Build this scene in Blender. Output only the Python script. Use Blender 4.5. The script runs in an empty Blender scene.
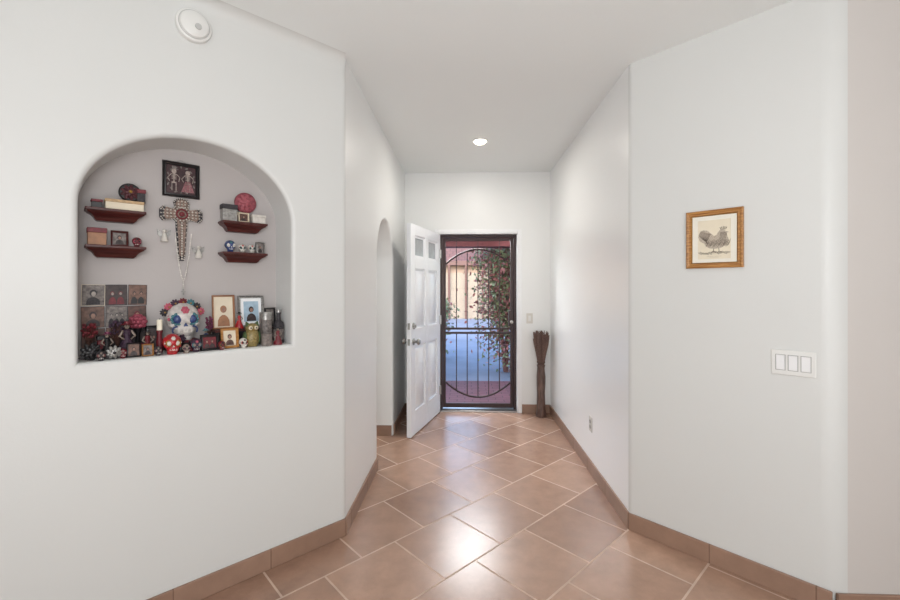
import bpy, math, random
from mathutils import Matrix, Vector
from mathutils.geometry import tessellate_polygon
random.seed(7)
pi=math.pi
def T(x,y,z): return Matrix.Translation((x,y,z))
def RZ(a): return Matrix.Rotation(a,4,'Z')
def RX(a): return Matrix.Rotation(a,4,'X')
def RY(a): return Matrix.Rotation(a,4,'Y')
FL=T(-.69,2.42,0)@RZ(pi/4); FR=T(.97,2.54,0)@RZ(-pi/4)
FW=T(-.69,0,0)@RZ(pi/2); FE=T(.97,0,0)@RZ(-pi/2); FN=T(0,4.86,0); I4=Matrix.Identity(4)
H=2.74; THK=.16
# ---------------------------------------------------------------- materials
def lin(c):
    o=[]
    for v in c:
        v=v/255.0
        o.append(v/12.92 if v<=.04045 else ((v+.055)/1.055)**2.4)
    return (o[0],o[1],o[2],1)
def scl(c,k): return (min(c[0]*k,1),min(c[1]*k,1),min(c[2]*k,1),1)
_m={}
def pm(name,c,rough=.5,metal=0,ns=20,var=.12,bump=0,bs=None,emit=0,trans=0,alpha=1,spec=None):
    if name in _m: return _m[name]
    m=bpy.data.materials.new(name); m.use_nodes=True; nt=m.node_tree; b=nt.nodes['Principled BSDF']
    tc=nt.nodes.new('ShaderNodeTexCoord'); n=nt.nodes.new('ShaderNodeTexNoise'); n.inputs['Scale'].default_value=ns; n.inputs['Detail'].default_value=4
    nt.links.new(tc.outputs['Object'],n.inputs['Vector'])
    r=nt.nodes.new('ShaderNodeValToRGB'); L=lin(c)
    r.color_ramp.elements[0].position=.3; r.color_ramp.elements[1].position=.7
    r.color_ramp.elements[0].color=scl(L,1-var); r.color_ramp.elements[1].color=scl(L,1+var)
    nt.links.new(n.outputs['Fac'],r.inputs['Fac']); nt.links.new(r.outputs['Color'],b.inputs['Base Color'])
    b.inputs['Roughness'].default_value=rough; b.inputs['Metallic'].default_value=metal
    if spec is not None: b.inputs['Specular IOR Level'].default_value=spec
    if trans: b.inputs['Transmission Weight'].default_value=trans
    if emit:
        nt.links.new(r.outputs['Color'],b.inputs['Emission Color']); b.inputs['Emission Strength'].default_value=emit
    if bump:
        n2=nt.nodes.new('ShaderNodeTexNoise'); n2.inputs['Scale'].default_value=bs or ns*4; nt.links.new(tc.outputs['Object'],n2.inputs['Vector'])
        bp=nt.nodes.new('ShaderNodeBump'); bp.inputs['Strength'].default_value=bump; bp.inputs['Distance'].default_value=.002
        nt.links.new(n2.outputs['Fac'],bp.inputs['Height']); nt.links.new(bp.outputs['Normal'],b.inputs['Normal'])
    _m[name]=m; return m
def wood(name,c1,c2,scale=(3,40,40),rough=.4):
    if name in _m: return _m[name]
    m=bpy.data.materials.new(name); m.use_nodes=True; nt=m.node_tree; b=nt.nodes['Principled BSDF']
    tc=nt.nodes.new('ShaderNodeTexCoord'); mp=nt.nodes.new('ShaderNodeMapping'); mp.inputs['Scale'].default_value=scale
    n=nt.nodes.new('ShaderNodeTexNoise'); n.inputs['Scale'].default_value=3; n.inputs['Detail'].default_value=6
    r=nt.nodes.new('ShaderNodeValToRGB'); r.color_ramp.elements[0].color=lin(c1); r.color_ramp.elements[1].color=lin(c2)
    r.color_ramp.elements[0].position=.35; r.color_ramp.elements[1].position=.65
    nt.links.new(tc.outputs['Object'],mp.inputs['Vector']); nt.links.new(mp.outputs['Vector'],n.inputs['Vector'])
    nt.links.new(n.outputs['Fac'],r.inputs['Fac']); nt.links.new(r.outputs['Color'],b.inputs['Base Color']); b.inputs['Roughness'].default_value=rough
    _m[name]=m; return m
def brickmat(name,c1,c2,mort,bw,rh,ms,loc,rot,off=.5,rough=.4,bump=.4,nvar=.12,ns=7):
    m=bpy.data.materials.new(name); m.use_nodes=True; nt=m.node_tree; b=nt.nodes['Principled BSDF']
    tc=nt.nodes.new('ShaderNodeTexCoord'); mp=nt.nodes.new('ShaderNodeMapping'); mp.inputs['Location'].default_value=loc; mp.inputs['Rotation'].default_value=rot
    br=nt.nodes.new('ShaderNodeTexBrick'); br.offset=off; br.inputs['Scale'].default_value=1
    br.inputs['Color1'].default_value=lin(c1); br.inputs['Color2'].default_value=lin(c2); br.inputs['Mortar'].default_value=lin(mort)
    br.inputs['Brick Width'].default_value=bw; br.inputs['Row Height'].default_value=rh; br.inputs['Mortar Size'].default_value=ms; br.inputs['Mortar Smooth'].default_value=.1
    nt.links.new(tc.outputs['Object'],mp.inputs['Vector']); nt.links.new(mp.outputs['Vector'],br.inputs['Vector'])
    n=nt.nodes.new('ShaderNodeTexNoise'); n.inputs['Scale'].default_value=ns; n.inputs['Detail'].default_value=8; n.inputs['Roughness'].default_value=.65; nt.links.new(tc.outputs['Object'],n.inputs['Vector'])
    mr=nt.nodes.new('ShaderNodeMapRange'); mr.inputs['From Min'].default_value=.3; mr.inputs['From Max'].default_value=.7; mr.inputs['To Min'].default_value=1-nvar; mr.inputs['To Max'].default_value=1+nvar
    nt.links.new(n.outputs['Fac'],mr.inputs['Value'])
    vm=nt.nodes.new('ShaderNodeVectorMath'); vm.operation='SCALE'; nt.links.new(br.outputs['Color'],vm.inputs[0]); nt.links.new(mr.outputs['Result'],vm.inputs['Scale'])
    nt.links.new(vm.outputs['Vector'],b.inputs['Base Color'])
    rm=nt.nodes.new('ShaderNodeMapRange'); rm.inputs['To Min'].default_value=rough; rm.inputs['To Max'].default_value=.85
    nt.links.new(br.outputs['Fac'],rm.inputs['Value']); nt.links.new(rm.outputs['Result'],b.inputs['Roughness'])
    bp=nt.nodes.new('ShaderNodeBump'); bp.invert=True; bp.inputs['Strength'].default_value=bump; bp.inputs['Distance'].default_value=.003
    nt.links.new(br.outputs['Fac'],bp.inputs['Height']); nt.links.new(bp.outputs['Normal'],b.inputs['Normal'])
    return m
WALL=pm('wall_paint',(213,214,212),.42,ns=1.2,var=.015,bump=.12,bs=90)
WALLE=pm('wall_paint_satin_daylit',(241,242,242),.28,ns=1.2,var=.012,bump=.06,bs=60)  # near-white colour stands in for daylight on the east hall wall
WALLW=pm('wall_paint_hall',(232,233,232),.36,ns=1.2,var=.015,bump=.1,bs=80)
NICHE=pm('niche_shaded_paint',(176,170,168),.55,ns=1.2,var=.02,bump=.12,bs=90)  # darker pinkish-grey paint with the niche shadow mixed into the colour
CEIL=pm('ceiling_paint',(236,239,238),.7,ns=1,var=.01,bump=.15,bs=80)
TILE=brickmat('floor_tile',(174,141,121),(148,116,98),(196,170,152),.42,.42,.0052,(6.373,6.868,0),(0,0,-pi/4),rough=.27,nvar=.16,ns=9)
BASE=brickmat('baseboard_tile',(152,122,104),(144,114,96),(124,98,82),.42,1.0,.003,(0,.5,.5),(pi/2,0,0),off=0,rough=.45,bump=.3)
WHITE=pm('white_enamel',(236,237,238),.35,var=.01)
PLASTIC=pm('white_plastic',(224,224,221),.4,var=.01)
IRON=pm('dark_iron',(58,42,42),.5,metal=.2,ns=60,var=.15)
NICKEL=pm('satin_nickel',(170,168,165),.3,metal=1,var=.04)
SILVER=pm('aged_silver',(160,158,155),.38,metal=.8,ns=90,var=.3)
MAHOG=wood('mahogany_wood',(56,22,20),(86,36,32))
GOLDW=wood('gilded_wood',(140,92,44),(190,138,78))
BLACK=pm('black_lacquer',(24,22,24),.35,var=.2)
DRED=pm('deep_red',(104,26,36),.5,ns=120,var=.4)
RED=pm('bright_red',(166,32,38),.35,ns=60,var=.3)
PINK=pm('rose_pink',(180,84,102),.55,ns=120,var=.3)
MAG=pm('magenta_petal',(104,42,70),.6,ns=90,var=.4)
CREAM=pm('cream_card',(216,204,182),.6,var=.05)
BONE=pm('bone_white',(200,195,187),.45,ns=50,var=.12)
TEAL=pm('teal_paint',(60,110,118),.4,ns=80,var=.3)
BLUE=pm('cobalt_blue',(50,66,112),.35,ns=120,var=.4)
GREEN=pm('leaf_green',(66,88,54),.5,ns=60,var=.3)
GOLD=pm('antique_gold',(156,122,62),.4,metal=.6,ns=90,var=.3)
BROWN=pm('brown_photo',(84,58,50),.5,ns=60,var=.6)
SEPIA=pm('sepia_photo',(106,78,66),.5,ns=60,var=.6)
GREYP=pm('grey_photo',(110,102,98),.5,ns=70,var=.7)
DARKP=pm('dark_photo',(54,42,42),.5,ns=60,var=.7)
BLUEP=pm('pale_blue_photo',(160,182,198),.4,ns=40,var=.15)
SKIN=pm('photo_skin',(150,114,98),.5,ns=90,var=.3)
INK=pm('engraving_ink',(182,170,154),.7,ns=300,var=.4)
INKD=pm('engraving_ink_dark',(112,100,90),.7,ns=300,var=.5)
INKL=pm('engraving_ink_light',(186,176,158),.7,ns=260,var=.25)
WAX=pm('candle_wax',(236,228,208),.5,var=.04)
PURP=pm('dark_purple',(56,36,54),.6,ns=120,var=.5)
CHAR=pm('charcoal',(46,42,46),.6,ns=120,var=.6)
TAN=pm('tan_leather',(156,112,82),.5,ns=40,var=.2)
GLASS=pm('smoked_glass',(120,118,120),.15,ns=10,var=.1)
# ---------------------------------------------------------------- mesh builder
class MB:
    def __init__(s): s.v=[]; s.f=[]; s.m=[]
    def add(s,vs,fs,mi=0,M=None):
        o=len(s.v)
        for p in vs:
            p=Vector(p); s.v.append(M@p if M else p)
        for f in fs: s.f.append([o+i for i in f]); s.m.append(mi)
        return s
    def box(s,c,d,mi=0,M=None):
        x,y,z=c; a,b,e=d[0]/2,d[1]/2,d[2]/2
        vs=[(x+i*a,y+j*b,z+k*e) for i in(-1,1) for j in(-1,1) for k in(-1,1)]
        return s.add(vs,[(0,1,3,2),(4,6,7,5),(0,4,5,1),(2,3,7,6),(0,2,6,4),(1,5,7,3)],mi,M)
    def b2(s,x0,x1,y0,y1,z0,z1,mi=0,M=None):
        return s.box(((x0+x1)/2,(y0+y1)/2,(z0+z1)/2),(x1-x0,y1-y0,z1-z0),mi,M)
    def lathe(s,prof,n=24,mi=0,M=None,fl=0,k=0,tw=0,cap=True):
        vs=[];fs=[]
        for (r,z) in prof:
            for i in range(n):
                a=2*pi*i/n; rr=r*(1+fl*math.cos(k*(a+tw*z))) if fl else r
                vs.append((rr*math.cos(a),rr*math.sin(a),z))
        for j in range(len(prof)-1):
            for i in range(n): fs.append((j*n+i,j*n+(i+1)%n,(j+1)*n+(i+1)%n,(j+1)*n+i))
        if cap and prof[0][0]>1e-5: fs.append(tuple(reversed(range(n))))
        if cap and prof[-1][0]>1e-5: fs.append(tuple((len(prof)-1)*n+i for i in range(n)))
        return s.add(vs,fs,mi,M)
    def ell(s,c,r,mi=0,nu=16,nv=10,M=None):
        if not hasattr(r,'__len__'): r=(r,r,r)
        vs=[(c[0],c[1],c[2]-r[2])];fs=[]
        for j in range(1,nv):
            t=-pi/2+pi*j/nv
            for i in range(nu):
                a=2*pi*i/nu; vs.append((c[0]+r[0]*math.cos(t)*math.cos(a),c[1]+r[1]*math.cos(t)*math.sin(a),c[2]+r[2]*math.sin(t)))
        vs.append((c[0],c[1],c[2]+r[2])); L=len(vs)-1
        for i in range(nu):
            fs.append((0,1+(i+1)%nu,1+i)); fs.append((L,L-nu+i,L-nu+(i+1)%nu))
        for j in range(nv-2):
            for i in range(nu):
                a=1+j*nu; fs.append((a+i,a+(i+1)%nu,a+nu+(i+1)%nu,a+nu+i))
        return s.add(vs,fs,mi,M)
    def tube(s,pts,r,n=8,mi=0,M=None,closed=False):
        pts=[Vector(p) for p in pts]; N=len(pts); vs=[];fs=[]
        up=None
        for i,p in enumerate(pts):
            if closed: t=(pts[(i+1)%N]-pts[i-1])
            else: t=pts[min(i+1,N-1)]-pts[max(i-1,0)]
            t.normalize()
            if up is None:
                up=Vector((0,0,1)) if abs(t.z)<.9 else Vector((1,0,0))
            a=t.cross(up)
            if a.length<1e-4: a=t.orthogonal()
            a.normalize(); b=a.cross(t).normalized(); up=b
            rr=r[i] if hasattr(r,'__len__') else r
            for k in range(n):
                q=2*pi*k/n; vs.append(p+a*rr*math.cos(q)+b*rr*math.sin(q))
        for i in range(N if closed else N-1):
            j=(i+1)%N
            for k in range(n): fs.append((i*n+k,i*n+(k+1)%n,j*n+(k+1)%n,j*n+k))
        if not closed:
            fs.append(tuple(reversed(range(n)))); fs.append(tuple((N-1)*n+k for k in range(n)))
        return s.add(vs,fs,mi,M)
    def torus(s,c,R,r,mi=0,axis='y',n=24,M=None,sx=1,sz=1):
        pts=[]
        for i in range(n):
            a=2*pi*i/n
            if axis=='y': pts.append((c[0]+R*sx*math.cos(a),c[1],c[2]+R*sz*math.sin(a)))
            else: pts.append((c[0]+R*math.cos(a),c[1]+R*math.sin(a),c[2]))
        return s.tube(pts,r,6,mi,M,True)
    def prism(s,poly,y0,y1,mi=0,M=None):   # poly in (x,z)
        n=len(poly)
        vs=[(p[0],y0,p[1]) for p in poly]+[(p[0],y1,p[1]) for p in poly]
        fs=[(i,(i+1)%n,n+(i+1)%n,n+i) for i in range(n)]
        for t in tessellate_polygon([[Vector((p[0],p[1],0)) for p in poly]]):
            fs.append(tuple(t)); fs.append(tuple(n+i for i in reversed(t)))
        return s.add(vs,fs,mi,M)
    def disc(s,cx,cz,rx,rz,y0,y1,mi=0,n=18,rot=0):
        P=[]
        for i in range(n):
            a=2*pi*i/n; x=rx*math.cos(a); z=rz*math.sin(a)
            P.append((cx+x*math.cos(rot)-z*math.sin(rot),cz+x*math.sin(rot)+z*math.cos(rot)))
        return s.prism(P,y0,y1,mi)
    def ringframe(s,w,h,bar,d,mi=0,cz=None):
        cz=h/2 if cz is None else cz
        pr=[(0,0),(0,-d*.8),(bar*.25,-d),(bar*.55,-d*.75),(bar*.8,-d*.8),(bar,-d*.45),(bar,0)]
        vs=[];fs=[]
        for o,y in pr:
            for (a,b) in((-1,-1),(1,-1),(1,1),(-1,1)): vs.append((a*(w/2-o),y,cz+b*(h/2-o)))
        n=len(pr)
        for j in range(n):
            jj=(j+1)%n
            for i in range(4): fs.append((j*4+i,j*4+(i+1)%4,jj*4+(i+1)%4,jj*4+i))
        return s.add(vs,fs,mi)
def mesh(mb,name,mats,ang=35,bevel=0,recalc=True):
    me=bpy.data.meshes.new(name); me.from_pydata([tuple(v) for v in mb.v],[],mb.f); 
    if not isinstance(mats,(list,tuple)): mats=[mats]
    for m in mats: me.materials.append(m)
    me.polygons.foreach_set('material_index',mb.m)
    me.polygons.foreach_set('use_smooth',[True]*len(mb.f)); me.update()
    if recalc:
        import bmesh
        bm=bmesh.new(); bm.from_mesh(me); bmesh.ops.recalc_face_normals(bm,faces=bm.faces); bm.to_mesh(me); bm.free()
    me.set_sharp_from_angle(angle=math.radians(ang))
    ob=bpy.data.objects.new(name,me); bpy.context.scene.collection.objects.link(ob)
    if bevel:
        b=ob.modifiers.new('bevel','BEVEL'); b.width=bevel; b.segments=2; b.limit_method='ANGLE'; b.angle_limit=math.radians(40)
    return ob
def struct(ob,label=None,cat=None):
    ob['kind']='structure'
    if label: ob['label']=label
    if cat: ob['category']=cat
    return ob
def thing(name,label,cat,M,parts,group=None,structure=False):
    if len(parts)==1:
        p=parts[0]; ob=mesh(p[1],name,p[2],bevel=p[3] if len(p)>3 else 0); ob.matrix_world=M; root=ob
    else:
        root=bpy.data.objects.new(name,None); root.empty_display_size=.05; bpy.context.scene.collection.objects.link(root); root.matrix_world=M
        for p in parts:
            c=mesh(p[1],p[0],p[2],bevel=p[3] if len(p)>3 else 0); c.parent=root
            if p[0] in('foliage','dried_bundle','beads','feather_lines','dried_sprigs'): c['kind']='stuff'
            if len(p)>4: c['label']=p[4]
    root['label']=label; root['category']=cat
    if group: root['group']=group
    if structure: root['kind']='structure'
    return root
# ---------------------------------------------------------------- room shell
def miter(pts,closed):
    N=len(pts); out=[]
    for i in range(N):
        p=Vector(pts[i]); a=Vector(pts[i-1]) if (closed or i>0) else None; b=Vector(pts[(i+1)%N]) if (closed or i<N-1) else None
        ns=[]
        if a is not None: d=(p-a).normalized(); ns.append(Vector((d.y,-d.x)))
        if b is not None: d=(b-p).normalized(); ns.append(Vector((d.y,-d.x)))
        if len(ns)==2:
            m=(ns[0]+ns[1]); k=m.length/2; m.normalize(); out.append(m/max(k,.4))
        else: out.append(ns[0])
    return out
def arch(x0,x1,zb,zs,zt,n=40):
    cx=(x0+x1)/2;a=(x1-x0)/2;b=zt-zs
    P=[(x0,zb)]
    for i in range(n+1):
        t=pi-pi*i/n; P.append((cx+a*math.cos(t),zs+b*math.sin(t)))
    P.append((x1,zb)); return P
def tess(mb,loops,y,mi=0):
    vs=[];
    for l in loops: vs+= [(p[0],y,p[1]) for p in l]
    tr=tessellate_polygon([[Vector((p[0],p[1],0)) for p in l] for l in loops])
    mb.add(vs,[tuple(t) for t in tr],mi)
def rings(mb,path,nrm,r,depth,closed,flip=1,mi2=0):
    steps=7; R=[]
    for j in range(steps+1):
        ph=pi/2*j/steps; off=r*(1-math.sin(ph)); dp=r*(1-math.cos(ph)); R.append((off,dp))
    R.append((0,depth)); vs=[];N=len(path)
    for off,dp in R:
        for p,n in zip(path,nrm): vs.append((p[0]+flip*n.x*off,dp,p[1]+flip*n.y*off))
    base=len(mb.v); mb.add(vs,[])
    for j in range(len(R)-1):
        for i in range(N if closed else N-1):
            k=(i+1)%N; mb.f.append([base+j*N+i,base+j*N+k,base+(j+1)*N+k,base+(j+1)*N+i]); mb.m.append(mi2 if j==len(R)-2 else 0)
def arcstrip(mb,pts,z0=0,z1=H):
    vs=[(p[0],p[1],z0) for p in pts]+[(p[0],p[1],z1) for p in pts]; n=len(pts)
    mb.add(vs,[(i,i+1,n+i+1,n+i) for i in range(n-1)])
q=.04*math.tan(pi/8); rr=.04; rr2=.12; q2=rr2*math.tan(pi/8)
def fillet(xc,sgn,rr=.04):
    q=rr*math.tan(pi/8)
    return [(xc-sgn*q+sgn*rr*math.sin(a),rr-rr*math.cos(a)) for a in [pi/4*i/8 for i in range(9)]]
# --- wall with the display niche
NX0,NX1,NZ0,NZS,NZT,ND=-1.154,-.3076,1.125,1.755,2.095,.22
mb=MB(); P=arch(NX0,NX1,NZ0,NZS,NZT,48); nr=miter(P,True)
sg=1
c0=Vector(((NX0+NX1)/2,1.5)); 
if (Vector(P[5])-c0).dot(nr[5])<0: sg=-1
br=.022
fr=[(p[0]+sg*n.x*br,p[1]+sg*n.y*br) for p,n in zip(P,nr)]
WL=-3.5
tess(mb,[[(WL,0),(-q,0),(-q,H),(WL,H)],fr],0)
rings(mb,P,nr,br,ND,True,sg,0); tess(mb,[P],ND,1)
arcstrip(mb,fillet(0,1)); 
mb.add([(WL,ND+.05,0),(.1,ND+.05,0),(.1,ND+.05,H),(WL,ND+.05,H)],[(0,1,2,3)])
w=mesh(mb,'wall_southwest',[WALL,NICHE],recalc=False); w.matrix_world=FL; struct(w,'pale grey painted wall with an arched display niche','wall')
# soft cove where that wall meets the ceiling
mb=MB(); cr=.055; n=8
pr=[(-cr+cr*math.cos(pi/2*i/n),H-cr+cr*math.sin(pi/2*i/n)) for i in range(n+1)]+[(0,H)]
vs=[(WL,p[0],p[1]) for p in pr]+[(-.002-p[0]*-.414,p[0],p[1]) for p in pr]; n=len(pr)
mb.add(vs,[(i,(i+1)%n,n+(i+1)%n,n+i) for i in range(n)])
w=mesh(mb,'trim_3',WALL); w.matrix_world=FL; struct(w,'soft rounded plaster transition to ceiling','trim')
# --- west hall wall with arched opening
mb=MB(); P=arch(3.32,4.07,0,1.64,2.015,32); nr=miter(P,False); sg=1
if (Vector(P[5])-Vector((3.7,1.0))).dot(nr[5])<0: sg=-1
fr=[(p[0]+sg*n.x*.02,p[1]+sg*n.y*.02) for p,n in zip(P,nr)]
W0,W1=2.42+q,4.86+THK
poly=[(W0,0)]+fr+[(W1,0),(W1,H),(W0,H)]
tess(mb,[poly],0); rings(mb,P,nr,.02,.16,False,sg)
poly=[(W0,0)]+P+[(W1,0),(W1,H),(W0,H)]; tess(mb,[poly],.16)
w=mesh(mb,'wall_west',WALLW,recalc=False); w.matrix_world=FW; struct(w,'pale grey hallway wall with an arched doorway','wall')
# --- east hall wall
mb=MB().b2(-(4.86+THK),-(2.54+q),0,THK,0,H); w=mesh(mb,'wall_east',WALLE); w.matrix_world=FE; struct(w,'smooth hallway wall whitened for daylight','wall')
# --- southeast chamfer wall
SE=.9034
mb=MB(); mb.add([(q,0,0),(SE-q2,0,0),(SE-q2,0,H),(q,0,H)],[(0,1,2,3)]); arcstrip(mb,fillet(0,-1)); arcstrip(mb,fillet(SE,1,rr2))
mb.add([(-.05,.12,0),(SE+.05,.12,0),(SE+.05,.12,H),(-.05,.12,H)],[(0,1,2,3)])
w=mesh(mb,'wall_southeast',WALL,recalc=False); w.matrix_world=FR; struct(w,'pale grey angled wall with framed print','wall')
cx,cy=.97+SE*.70711,2.54-SE*.70711
WALL2=pm('wall_paint_warm_lit',(207,202,198),.5,ns=1.2,var=.015,bump=.12,bs=90)  # pinkish tint stands in for warm light on this wall
mb=MB().b2(q2,2.6,0,.14,0,H); w=mesh(mb,'wall_living_north',WALL2); w.matrix_world=T(cx,cy,0); struct(w,'grey living room wall tinted for warm light','wall')
# --- north wall with front door opening
DX0,DX1,DZ=-.30,.605,2.05
mb=MB().b2(-2.5,DX0,0,THK,0,H).b2(DX1,1.13,0,THK,0,H).b2(DX0,DX1,0,THK,DZ,H)
w=mesh(mb,'wall_north',WALLW); w.matrix_world=FN; struct(w,'white entry wall around the front door','wall')
for nm,b in {'wall_living_west':(-3.35,-3.2,-3.6,.05),'wall_living_east':(4.0,4.15,-3.6,2.1),'wall_living_south':(-3.35,4.15,-3.75,-3.6),
             'wall_side_room_west':(-2.5,-2.35,2.9,5.02),'wall_side_room_south':(-2.5,-.86,2.9,3.0)}.items():
    w=mesh(MB().b2(b[0],b[1],b[2],b[3],0,H),nm,WALL); struct(w,'plain painted wall','wall')
f=mesh(MB().b2(-3.4,4.2,-3.8,4.86+THK,-.12,0),'floor',TILE); struct(f,'tan ceramic tile floor laid diagonally','floor')
f=mesh(MB().b2(-3.6,4.3,-3.9,5.1,H,H+.25),'ceiling',CEIL); struct(f,'smooth flat white ceiling','ceiling')
# --- baseboards
BH=.098
def bb(name,F,x0,x1,y0=0):
    o=mesh(MB().b2(x0,x1,y0-.012,y0,0,BH),name,BASE,bevel=.003); o.matrix_world=F; struct(o,'tan ceramic tile baseboard','baseboard')
e=.012*math.tan(pi/8)
bb('baseboard_southwest',FL,-3.4,-e+.006); bb('baseboard_west',FW,2.42+.002,3.30); bb('baseboard_west.001',FW,4.09,4.86)
o=mesh(MB().b2(4.058,4.07,.015,.16,0,BH),'baseboard_archway',BASE); o.matrix_world=FW; struct(o,'tan tile baseboard in archway','baseboard')
o=mesh(MB().b2(3.32,3.332,.015,.16,0,BH),'baseboard_archway.001',BASE); o.matrix_world=FW; struct(o,'tan tile baseboard in archway','baseboard')
bb('baseboard_east',FE,-4.86,-2.54); bb('baseboard_southeast',FR,-.004,SE-.01); bb('baseboard_living',T(cx,cy,0),-.002,2.2)
bb('baseboard_north',FN,-.678,DX0-.045); bb('baseboard_north.001',FN,DX1+.045,.958)
# --- door jamb
mb=MB().b2(DX0,DX0+.012,-.008,THK,0,DZ).b2(DX1-.012,DX1,-.008,THK,0,DZ).b2(DX0,DX1,-.008,THK,DZ-.012,DZ)
mb.b2(DX0-.04,DX0,-.012,0,0,DZ+.04).b2(DX1,DX1+.04,-.012,0,0,DZ+.04).b2(DX0,DX1,-.012,0,DZ,DZ+.04)
o=mesh(mb,'trim_1',WHITE,bevel=.002); o.matrix_world=FN; struct(o,'white painted door jamb and casing','door trim')
o=mesh(MB().b2(DX0+.012,DX1-.012,0,THK,0,.018),'trim_2',NICKEL,bevel=.003); o.matrix_world=FN; struct(o,'aluminium door threshold','threshold')
# ---------------------------------------------------------------- open six panel door
lw,lt,lh=.89,.044,2.025
DOORW=pm('door_enamel',(230,232,236),.32,var=.01)
PANE=pm('grey_frosted_pane',(166,172,176),.25,ns=12,var=.12)
leaf=MB(); st=.11; ms=.10
rails=[(0,.23),(.85,1.02),(1.60,1.71),(1.92,lh)]; opens=[(.23,.85),(1.02,1.60),(1.71,1.92)]
leaf.b2(0,st,-lt,0,0,lh).b2(lw-st,lw,-lt,0,0,lh).b2(lw/2-ms/2,lw/2+ms/2,-lt,0,0,lh)
for a,b in rails:
    leaf.b2(st,lw/2-ms/2,-lt,0,a,b).b2(lw/2+ms/2,lw-st,-lt,0,a,b)
parts=[('door_body',leaf,DOORW,.004)]
for a,b in opens:
    for x0,x1 in((st,lw/2-ms/2),(lw/2+ms/2,lw-st)):
        top=a>1.7
        p=MB().b2(x0,x1,-lt+.018,-.018,a,b)
        for s in(0,1):
            y0,y1=(-.018,-.004) if s==0 else (-lt+.018,-lt+.004)
            i1,i2=.022,.045
            if top:
                yy=-.018 if s==0 else -lt+.018; y2=yy+(.008 if s==0 else -.008)
                p.b2(x0,x1,min(yy,y2),max(yy,y2),a,a+.02,1).b2(x0,x1,min(yy,y2),max(yy,y2),b-.02,b,1).b2(x0,x0+.02,min(yy,y2),max(yy,y2),a+.02,b-.02,1).b2(x1-.02,x1,min(yy,y2),max(yy,y2),a+.02,b-.02,1)
                continue
            vs=[(x0+i1,y0,a+i1),(x1-i1,y0,a+i1),(x1-i1,y0,b-i1),(x0+i1,y0,b-i1),(x0+i2,y1,a+i2),(x1-i2,y1,a+i2),(x1-i2,y1,b-i2),(x0+i2,y1,b-i2)]
            p.add(vs,[(0,1,5,4),(1,2,6,5),(2,3,7,6),(3,0,4,7),(4,5,6,7)])
        if top: parts.append(('pane',p,[PANE,DOORW],0,'grey frosted small top pane'))
        else: parts.append(('panel',p,DOORW))
for s in(1,-1):
    k=MB(); y=0 if s==1 else -lt
    k.lathe([(.032,0),(.032,.006),(.012,.01),(.011,.03),(.026,.042),(.029,.055),(.022,.066),(0,.069)],20,0,T(lw-.065,y,.90)@RX(-s*pi/2))
    parts.append(('knob',k,NICKEL))
    k=MB(); k.lathe([(.032,0),(.031,.012),(.018,.016),(0,.016)],20,0,T(lw-.065,y,1.05)@RX(-s*pi/2)).box((lw-.065,y+s*.022,1.05),(.008,.014,.03))
    parts.append(('deadbolt',k,NICKEL))
for za in(.87,1.02): parts.append(('latch_plate',MB().b2(lw,lw+.002,-.034,-.010,za,za+.06),NICKEL))
for z in(.25,1.05,1.8):
    k=MB().lathe([(.007,-.05),(.007,.05)],10,0,T(-.004,.004,z)).b2(-.002,.03,.0,.002,z-.05,z+.05); parts.append(('hinge',k,NICKEL))
thing('door_1','white front door with raised panels standing open into hallway','door',T(DX0+.02,4.84,.008)@RZ(math.atan2(-.856,-.225)),parts,structure=True)
# ---------------------------------------------------------------- iron security door
sx0,sx1=DX0+.013,DX1-.013; Y=.10
parts=[]
m_=MB(); fw=.03
m_.b2(sx0,sx0+fw,Y-.03,Y+.03,.018,2.036).b2(sx1-fw,sx1,Y-.03,Y+.03,.018,2.036).b2(sx0+fw,sx1-fw,Y-.03,Y+.03,2.006,2.036)
parts.append(('outer_frame',m_,IRON,.003))
a0,a1=sx0+fw+.003,sx1-fw-.003; z0,z1=.03,2.0; lf=.032
m_=MB().b2(a0,a0+lf,Y-.016,Y+.016,z0,z1).b2(a1-lf,a1,Y-.016,Y+.016,z0,z1).b2(a0+lf,a1-lf,Y-.016,Y+.016,z1-lf,z1).b2(a0+lf,a1-lf,Y-.016,Y+.016,z0,z0+.05)
parts.append(('leaf_frame',m_,IRON,.003))
b0,b1=a0+lf,a1-lf; xc=(b0+b1)/2; hw=(b1-b0)/2
for za,zb in((.935,.960),(.885,.910)):
    parts.append(('middle_rail',MB().b2(b0,b1,Y-.012,Y+.012,za,zb),IRON))
def topc(x): return 1.70+.17*(1-((x-xc)/hw)**2)
def botc(x): return .32-.17*(1-((x-xc)/hw)**2)
for fn in(topc,botc):
    pts=[(xc-hw+2*hw*i/24,Y,fn(xc-hw+2*hw*i/24)) for i in range(25)]
    m_=MB().tube(pts,.011,8); parts.append(('curved_bar',m_,IRON))
nb=6
for i in range(1,nb):
    x=b0+(b1-b0)*i/nb
    m_=MB().b2(x-.0055,x+.0055,Y-.005,Y+.005,.960,topc(x)); parts.append(('bar',m_,IRON))
    m_=MB().b2(x-.0055,x+.0055,Y-.005,Y+.005,botc(x),.885); parts.append(('bar',m_,IRON))
for i in (1,3,5):
    x=b0+(b1-b0)*i/nb
    m_=MB().b2(x-.004,x+.004,Y-.004,Y+.004,topc(x),z1-lf); parts.append(('bar',m_,IRON))
m_=MB().b2(a1-lf-.02,a1+.0,Y-.028,Y+.028,.98,1.16); parts.append(('lock_box',m_,IRON,.003))
m_=MB().lathe([(.012,0),(.010,.02),(.02,.03),(.02,.045),(0,.05)],14,0,T(a1-lf+.01,Y-.028,1.03)@RX(pi/2)); parts.append(('knob',m_,NICKEL))
thing('door_2','dark brown wrought iron security door with arched bars','security door',FN,parts,structure=True)
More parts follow.
